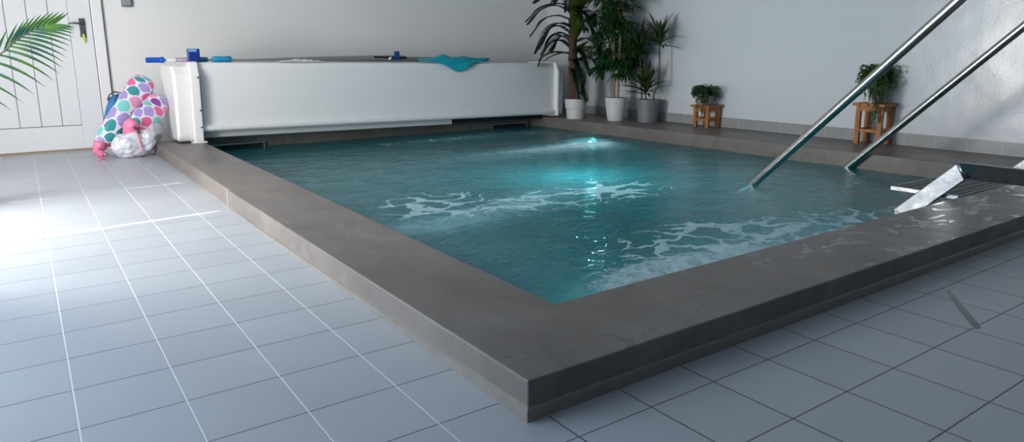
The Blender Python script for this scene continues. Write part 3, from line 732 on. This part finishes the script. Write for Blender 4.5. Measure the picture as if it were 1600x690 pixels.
def trailing(x, y, z, name, label, mat, potr, poth, nst, spread, hgt, leaf, hang, dens, cat='potted plant'):
    t = thing(name, (x, y, z), label, cat)
    MB().lathe([(0, 0), (potr*.75, 0), (potr*.8, .004), (potr, poth), (potr*1.04, poth), (potr*1.04, poth+.008), (potr*.93, poth+.008), (potr*.9, poth-.015), (0, poth-.015)], (x, y, z), 28).build('pot', M['potw'], t, smooth=True)
    f = MB(); stems = MB()
    for k in range(nst):
        a = R.uniform(0, 2*PI); sp = spread*R.uniform(.35, 1); up = hgt*R.uniform(.35, 1)
        hg = hang(a)*R.uniform(.3, 1)
        p = Vector((x, y, z+poth)); pts = [p.copy()]
        for i in range(1, 15):
            u = i/14
            q = Vector((x+math.cos(a)*sp*min(1, u*1.7)**.8+R.uniform(-1, 1)*.008, y+math.sin(a)*sp*min(1, u*1.7)**.8+R.uniform(-1, 1)*.008, z+poth+up*math.sin(min(1, u*1.5)*PI*.62)-hg*max(0, u-.3)/.7))
            if q.x > WX-.03: q.x = WX-.03
            pts.append(q)
        stems.tube(pts, .0022, 4, cap=False)
        for i in range(1, 14):
            for _ in range(dens):
                q = pts[i].lerp(pts[i+1], R.random()); d = Vector((R.uniform(-1, 1), R.uniform(-1, 1), R.uniform(-.7, .8))).normalized()
                e = q+d*leaf*1.8
                if e.x > WX-.012: d.x = -abs(d.x)
                f.blade(q, d, (R.uniform(-.3, .3), R.uniform(-.3, .3), 1), leaf*R.uniform(1.2, 2.1), leaf*R.uniform(.35, .6), .5, 3, .2)
    stems.build('stems', M['stem'], t); f.build('foliage', mat, t)
    return t
trailing(5.60, 4.09, z1, 'potted_fern', 'bushy green fern spilling over the low pine stool', M['leaf_fern'], .075, .10, 90, .17, .15, .017, lambda a: .10+.26*max(0, math.cos(a-PI*1.15))**3, 2)
trailing(5.63, 2.08, z2, 'trailing_ivy', 'leafy trailing ivy in a white pot on the taller stool behind the handrails', M['leaf_trail'], .075, .15, 120, .19, .24, .018, lambda a: .14+.42*max(0, math.cos(a-PI*1.22))**4, 2)

# ------------------------------------------------------------ tall plants in the corner
def palm_frond(mb, rib, pts, n, leaf, w, mid=.0035, droop=.5, taper=True, jitter=.06, up=(0, 0, 1), rnd=R):
    pts = [Vector(p) for p in pts]
    def ev(t):
        t *= len(pts)-1; i = min(int(t), len(pts)-2); f = t-i
        p0, p1, p2, p3 = pts[max(i-1, 0)], pts[i], pts[i+1], pts[min(i+2, len(pts)-1)]
        return .5*((2*p1)+(p2-p0)*f+(2*p0-5*p1+4*p2-p3)*f*f+(3*p1-p0-3*p2+p3)*f**3)
    path = [ev(k/14) for k in range(15)]
    rib.tube(path, [mid*(1.2-k/14) for k in range(15)], 6)
    for k in range(n):
        t = .12+.88*k/(n-1); p = ev(t); d = (ev(min(1, t+.02))-ev(t-.02)).normalized()
        s = d.cross(Vector(up)).normalized()
        ln = leaf*(math.sin(PI*(.18+.72*t))**.7)*rnd.uniform(1-jitter, 1+jitter)
        for sg in (-1, 1):
            dd = (s*sg*(1-.45*t)+d*(.45+.9*t)+Vector((0, 0, .12))).normalized()
            mb.blade(p, dd, Vector(up)+d*.1, ln, w*rnd.uniform(.85, 1.1), droop, 5, .3, .5, .35)
# 1: fibrous palm with broad leaves
t = thing('potted_palm', (5.10, 5.93, H), 'tall dark palm with fibrous trunks in a stepped white pot beside the housing', 'potted plant', )
px_, py_ = 5.12, 5.90
MB().lathe([(0, 0), (.115, 0), (.118, .006), (.126, .135), (.126, .137), (.138, .142), (.146, .262), (.146, .268), (.134, .268), (.130, .245), (0, .245)], (px_, py_, H), 40).build('pot', M['potw'], t, smooth=False)
MB().lathe([(0, .248), (.131, .246)], (px_, py_, H), 24).build('soil', M['soil'], t)
def trunk(pts, r, seed):
    m = MB(); pp = []; rr = []
    pts = [Vector(p) for p in pts]
    K = 40
    for k in range(K+1):
        u = k/K*(len(pts)-1); i = min(int(u), len(pts)-2); pp.append(pts[i].lerp(pts[i+1], u-i)); rr.append(r*(1+.16*math.sin(k*2.6+seed)+.1*math.sin(k*1.1))*(1-.25*k/K))
    m.tube(pp, rr, 12); return m
trunk([(px_+.02, py_+.05, H+.24), (px_+.0, py_+.06, .75), (px_-.02, py_+.06, 1.25), (px_, py_+.02, 1.9)], .068, 0).build('trunk', M['trunk'], t, smooth=True)
trunk([(px_-.02, py_-.05, H+.24), (px_-.03, py_-.03, .6), (px_-.02, py_+.02, .95)], .045, 2).build('trunk', M['trunk'], t, smooth=True)
fm = MB(); rb = MB()
C0 = Vector((px_-.01, py_+.05, 0))
def fr_at(z, ang, ln, rise, drop, n=20, leaf=.19, w=.0165, dr=.35):
    a = math.radians(ang); c, s_ = math.cos(a), math.sin(a)
    P = [C0+Vector((0, 0, z)), C0+Vector((c*ln*.35, s_*ln*.35, z+rise*.8)), C0+Vector((c*ln*.7, s_*ln*.7, z+rise-drop*.25)), C0+Vector((c*ln, s_*ln, z+rise-drop))]
    for p in P:
        if p.x > WX-.06: p.x = WX-.06
        if p.y > WY-.06: p.y = WY-.06
    palm_frond(fm, rb, P, n, leaf, w, .005, dr)
# ang: 180 = toward the window (image left), 90 = away along the pool, -90 = toward the camera side
for z, a, ln, ri, dr_ in [(1.50, 125, .62, .14, .22), (1.40, 150, .55, .10, .24), (1.22, 118, .55, .16, .34), (1.16, 140, .45, .12, .40), (1.30, 170, .5, .1, .3), (1.02, 124, .42, .16, .16), (.86, -105, .3, .06, .28),
                        (.74, -110, .28, .05, .30), (.68, -85, .26, .03, .30), (1.55, -60, .5, .2, .25), (1.45, -100, .5, .1, .2), (1.1, -70, .45, .1, .3), (1.7, 110, .6, .1, .1), (1.75, 200, .5, .1, .2), (1.8, -80, .5, .15, .1), (1.6, 60, .5, .2, .2),  (1.0, -95, .4, .05, .3), (1.3, -85, .45, .15, .3), (.85, -60, .4, .1, .25), (1.5, 250, .45, .1, .3), (1.05, 100, .4, .2, .2), (1.6, 140, .6, .05, .2)]:
    fr_at(z, a, ln, ri, dr_)
rb.build('frond_stems', M['stem'], t); fm.build('fronds', M['leaf_dark'], t)
bl = MB()
def broad(p, d, ln, w, bend): bl.blade(p, d, (0, 0, 1), ln, w, bend, 10, .35, .15, .45)
for z, a, el, ln, w, b in [(1.32, -95, 1.2, .62, .11, .5), (1.1, -110, 1.0, .5, .09, .5), (1.45, -70, .9, .5, .10, .6), (1.28, -60, .8, .5, .07, .9), (.95, 125, .55, .55, .07, 1.3), (.93, 100, .7, .35, .06, 1.2), (.95, -90, .75, .40, .06, .5), (1.0, -75, .5, .42, .06, .7), (1.62, 125, .9, .45, .07, .9), (1.6, -90, 1.1, .5, .08, .4), (.98, 140, .3, .5, .05, 1.2), (1.3, 240, .9, .5, .07, .9)]:
    a = math.radians(a); broad(C0+Vector((0, 0, z)), Vector((math.cos(a), math.sin(a), math.tan(el))), ln, w, b)
bl.build('broad_leaves', M['leaf_olive'], t, smooth=True)

# 2: lady palm on bamboo canes
t = thing('cane_palm', (5.33, 5.38, H), 'tall leafy palm on tan canes in a plain tapered white pot, middle of three', 'potted plant')
px_, py_ = 5.36, 5.36
MB().lathe([(0, 0), (.105, 0), (.108, .006), (.118, .06), (.119, .062), (.148, .285), (.15, .30), (.138, .30), (.133, .275), (0, .275)], (px_, py_, H), 40).build('pot', M['potw'], t, smooth=False)
MB().lathe([(0, .278), (.134, .276)], (px_, py_, H), 24).build('soil', M['soil'], t)
tips = []
for k, (dx, dy, tx_, ty_) in enumerate([(0, .05, -.03, .06), (-.02, .02, -.04, .0), (.0, -.03, .0, -.04), (.03, .0, .04, .03)]):
    pts = [(px_+dx, py_+dy, H+.27), (px_+dx+.3*tx_, py_+dy+.3*ty_, .9), (px_+dx+tx_, py_+dy+ty_, 1.45), (px_+dx+1.3*tx_, py_+dy+1.3*ty_, 1.95)]
    m = MB(); P = [Vector(p) for p in pts]; pp = []; rr = []
    for i in range(31):
        u = i/30*3; j = min(int(u), 2); pp.append(P[j].lerp(P[j+1], u-j)); rr.append(.0155*(1.15 if i % 4 == 0 else 1)*(1-.3*i/30))
    m.tube(pp, rr, 10).build('cane', M['cane'], t, smooth=True)
    tips.append(pp)
fm = MB(); rb = MB()
for k in range(250):
    pp = tips[k % 4]; z = R.uniform(.74, 1.95)
    p = min(pp, key=lambda q: abs(q.z-z)); a = R.uniform(0, 2*PI); ln = R.uniform(.10, .30)
    dirv = Vector((math.cos(a), math.sin(a), R.uniform(.0, .6))).normalized()
    e = p+dirv*ln; e.z -= .03
    if e.x > WX-.2: continue
    rb.tube([p, p.lerp(e, .5)+Vector((0, 0, .015)), e], .0025, 5)
    nf = R.randint(7, 10); out = (e-p).normalized()
    sd = out.cross(Vector((0, 0, 1))).normalized()
    for q in range(nf):
        f = (q/(nf-1)-.5)*2.3
        d = out*math.cos(f)+sd*math.sin(f)+Vector((0, 0, R.uniform(-.25, .1)))
        if (e+d*.2).x > WX-.03: d.x = -abs(d.x)
        fm.blade(e, d, (0, 0, 1), R.uniform(.15, .25), R.uniform(.010, .017), R.uniform(.5, 1.3), 4, .25, .4, .4)
rb.build('leaf_stalks', M['stem'], t); fm.build('foliage', M['leaf_palm'], t)

# 3: dracaena in a grey pot
t = thing('dracaena', (5.5, 4.95, H), 'spiky-leaved dracaena with three thin bent stems in a grey cylinder pot', 'potted plant')
px_, py_ = 5.52, 4.94
MB().lathe([(0, 0), (.118, 0), (.122, .005), (.138, .27), (.142, .27), (.142, .292), (.128, .292), (.125, .265), (0, .265)], (px_, py_, H), 40).build('pot', M['potg'], t, smooth=False)
MB().lathe([(0, .268), (.126, .266)], (px_, py_, H), 24).build('soil', M['soil'], t)
for pts, crown_r, nl, spr in [
    ([(px_+.02, py_-.08, H+.26), (px_, py_-.09, .47), (px_, py_-.17, .60), (px_, py_-.18, .75), (px_, py_-.165, 1.10)], .34, 34, 1.0),
    ([(px_-.02, py_+.09, H+.26), (px_-.03, py_+.10, .6), (px_-.03, py_+.12, .8), (px_-.04, py_+.13, .98)], .36, 34, 1.1),
    ([(px_-.04, py_+.0, H+.26), (px_-.05, py_+.0, .50)], .36, 34, .8)]:
    P = [Vector(p) for p in pts]
    MB().tube(P, .0085, 8).build('stem', M['stem'], t, smooth=True)
    cr = MB(); top = P[-1]
    for k in range(nl):
        a = R.uniform(0, 2*PI); el = .15+1.25*(k/nl)*R.uniform(.85, 1.1)
        el = min(el, 1.45)
        d = Vector((math.cos(a)*math.cos(el), math.sin(a)*math.cos(el), math.sin(el)))
        b = top+Vector((0, 0, .10*(k/nl)-.03)); ln = crown_r*R.uniform(.85, 1.2)
        if (b+d*ln).x > WX-.10: d.x = -abs(d.x)*.4
        cr.blade(b, d, (0, 0, 1), ln, .026*R.uniform(.8, 1.1), R.uniform(.3, .9)*spr, 7, .35, .4, .4)
    cr.build('leaf_crown', M['leaf_drac'], t)

# 4: potted palm to the left, one frond reaches into view
t = thing('areca_palm', (-1.75, 4.25, 0), 'blue-green feathery palm frond reaching in front of the white door at left', 'potted plant')
MB().lathe([(0, 0), (.15, 0), (.2, .35), (.21, .36), (.19, .36), (.18, .33), (0, .33)], (-1.80, 4.3, 0), 32).build('pot', M['potg'], t, smooth=True)
fm = MB(); rb = MB()
base = Vector((-1.80, 4.3, .33))
R2 = random.Random(4)
rib = [(-1.62, 4.22, .62), (-1.38, 4.10, .83), (-1.13, 4.0, 1.01), (-1.03, 3.99, 1.10), (-.925, 3.98, 1.165), (-.84, 3.98, 1.19)]
RB = [Vector(p) for p in rib]
def ev(t_):
    u = t_*(len(RB)-1); i = min(int(u), len(RB)-2); f = u-i
    p0, p1, p2, p3 = RB[max(i-1, 0)], RB[i], RB[i+1], RB[min(i+2, len(RB)-1)]
    return .5*((2*p1)+(p2-p0)*f+(2*p0-5*p1+4*p2-p3)*f*f+(3*p1-p0-3*p2+p3)*f**3)
rb.tube([base, (-1.74, 4.27, .48)]+[ev(k/20) for k in range(21)], [.008]*2+[.007*(1.1-k/20) for k in range(21)], 8)
NL = 19
for k in range(NL):
    t_ = .10+.89*k/(NL-1); p = ev(t_); u = max(0, (t_-.4)/.6)
    a = math.radians(-10+14*u)
    fm.blade(p, Vector((math.cos(a), -.25, math.sin(a))), (0, -1, .45), .33*(1-.62*u**1.3), .0105, .75*(1-.75*u), 8, .25, .6, .3)
NL = 15
for k in range(NL):
    t_ = .12+.86*k/(NL-1); p = ev(t_); u = max(0, (t_-.4)/.6)
    a = math.radians(66-26*u)
    fm.blade(p+Vector((.004, 0, 0)), Vector((math.cos(a), .2, math.sin(a))), (0, -1, .3), .21*(1-.35*u), .0095, .12, 7, .25, .6, .3)
for a_, ln in ((150, .5), (200, .55), (240, .5), (100, .5), (60, .4)):
    a = math.radians(a_); c, s_ = math.cos(a), math.sin(a)
    P = [base, base+Vector((c*.12, s_*.12, .5)), base+Vector((c*.3, s_*.3, .85)), base+Vector((c*ln, s_*ln, .8))]
    for p in P: p.x = max(p.x, LX+.1)
    palm_frond(fm, rb, P, 20, .26, .013, .006, .6, rnd=R2)
rb.build('frond_stems', M['stem'], t); fm.build('fronds', M['leaf_frond'], t)

ws = MB(); ws.add([(2.075, -.165, .0008), (2.03, -.2, .0008), (1.90, -.285, .0008), (1.745, -.40, .0008), (1.715, -.43, .0008), (1.74, -.437, .0008), (1.775, -.415, .0008), (1.92, -.305, .0008), (2.045, -.212, .0008), (2.085, -.175, .0008)], [tuple(range(10))])
tag(ws.build('wet_streak', simple('wet_film', (.10, .105, .12), .12), origin=(1.9, -.3, 0)), 'narrow dark wet streak across the floor tiles in front of the coping', 'wet streak')
for o in PARENT_O:
    if 'o' in o: del o['o']

# ------------------------------------------------------------ light
def area(name, loc, rot, sx, sy, power, c, spread=None):
    l = bpy.data.lights.new(name, 'AREA'); l.shape = 'RECTANGLE'; l.size = sx*S; l.size_y = sy*S; l.energy = power; l.color = c
    if spread: l.spread = math.radians(spread)
    o = bpy.data.objects.new(name, l); col.objects.link(o); o.location = Vector(loc)*S; o.rotation_euler = rot; return o
# daylight entering the glazed garden door and the long side window
area('daylight_door', (LX-.02, 3.68, 1.12), (0, -PI/2, 0), 2.0, 1.2, 190, (1, .97, .93))
area('daylight_window', (LX-.02, 1.4, .84), (0, -PI/2, 0), 1.4, 1.7, 62, (.66, .82, 1))
# unseen overhead fill lamp under the closed ceiling, no roof glazing exists
area('ceiling_fill', (1.5, 2.2, CH-.03), (0, 0, 0), 2.5, 3.0, 3, (.80, .90, 1))
ul = bpy.data.lights.new('underwater_light', 'SPOT'); ul.energy = 170; ul.color = (.78, .96, 1); ul.spot_size = math.radians(60); ul.spot_blend = 1; ul.shadow_soft_size = .05
uo = bpy.data.objects.new('underwater_light', ul); col.objects.link(uo); uo.location = Vector((4.84, 5.28, -.27))*S
uo.rotation_euler = Vector((-.80, -.86, .10)).to_track_quat('-Z', 'Y').to_euler()

ub = bpy.data.lights.new('underwater_scatter_fill', 'POINT'); ub.energy = 36; ub.color = (.5, .92, 1); ub.shadow_soft_size = .25  # added fill without a fixture, for lamp light scattered in the water
u2o = bpy.data.objects.new('underwater_scatter_fill', ub); col.objects.link(u2o); u2o.location = Vector((2.7, 3.0, -.5))*S
sn = bpy.data.lights.new('sun', 'SUN'); sn.energy = 9; sn.color = (1, .95, .86); sn.angle = math.radians(.6)
so = bpy.data.objects.new('sun', sn); col.objects.link(so)
so.rotation_euler = Vector((1, .10, -.80)).to_track_quat('-Z', 'Y').to_euler()

w = bpy.data.worlds.new('world'); bpy.context.scene.world = w; w.use_nodes = True
w.node_tree.nodes['Background'].inputs[0].default_value = (.6, .75, 1, 1); w.node_tree.nodes['Background'].inputs[1].default_value = .8

# ------------------------------------------------------------ camera
yaw, pitch, roll, F = .608, -.1994, -.0063, 1088.24
cd = bpy.data.cameras.new('camera'); cam = bpy.data.objects.new('camera', cd); col.objects.link(cam)
fwd = Vector((math.sin(yaw)*math.cos(pitch), math.cos(yaw)*math.cos(pitch), math.sin(pitch)))
right = Vector((math.cos(yaw), -math.sin(yaw), 0)); up = right.cross(fwd)
r2 = right*math.cos(roll)+up*math.sin(roll); u2 = -right*math.sin(roll)+up*math.cos(roll)
cam.matrix_world = Matrix(((r2.x, u2.x, -fwd.x, -1.0445*S), (r2.y, u2.y, -fwd.y, -1.4294*S), (r2.z, u2.z, -fwd.z, 1.0*S), (0, 0, 0, 1)))
cd.sensor_fit = 'HORIZONTAL'; cd.sensor_width = 36; cd.lens = 36*F/1600
cd.shift_y = -(345-302.69)/1600; cd.clip_start = .02
bpy.context.scene.camera = cam
vs = bpy.context.scene.view_settings
vs.view_transform = 'Standard'; vs.look = 'None'; vs.gamma = 1; vs.use_curve_mapping = False; vs.exposure = 0.0
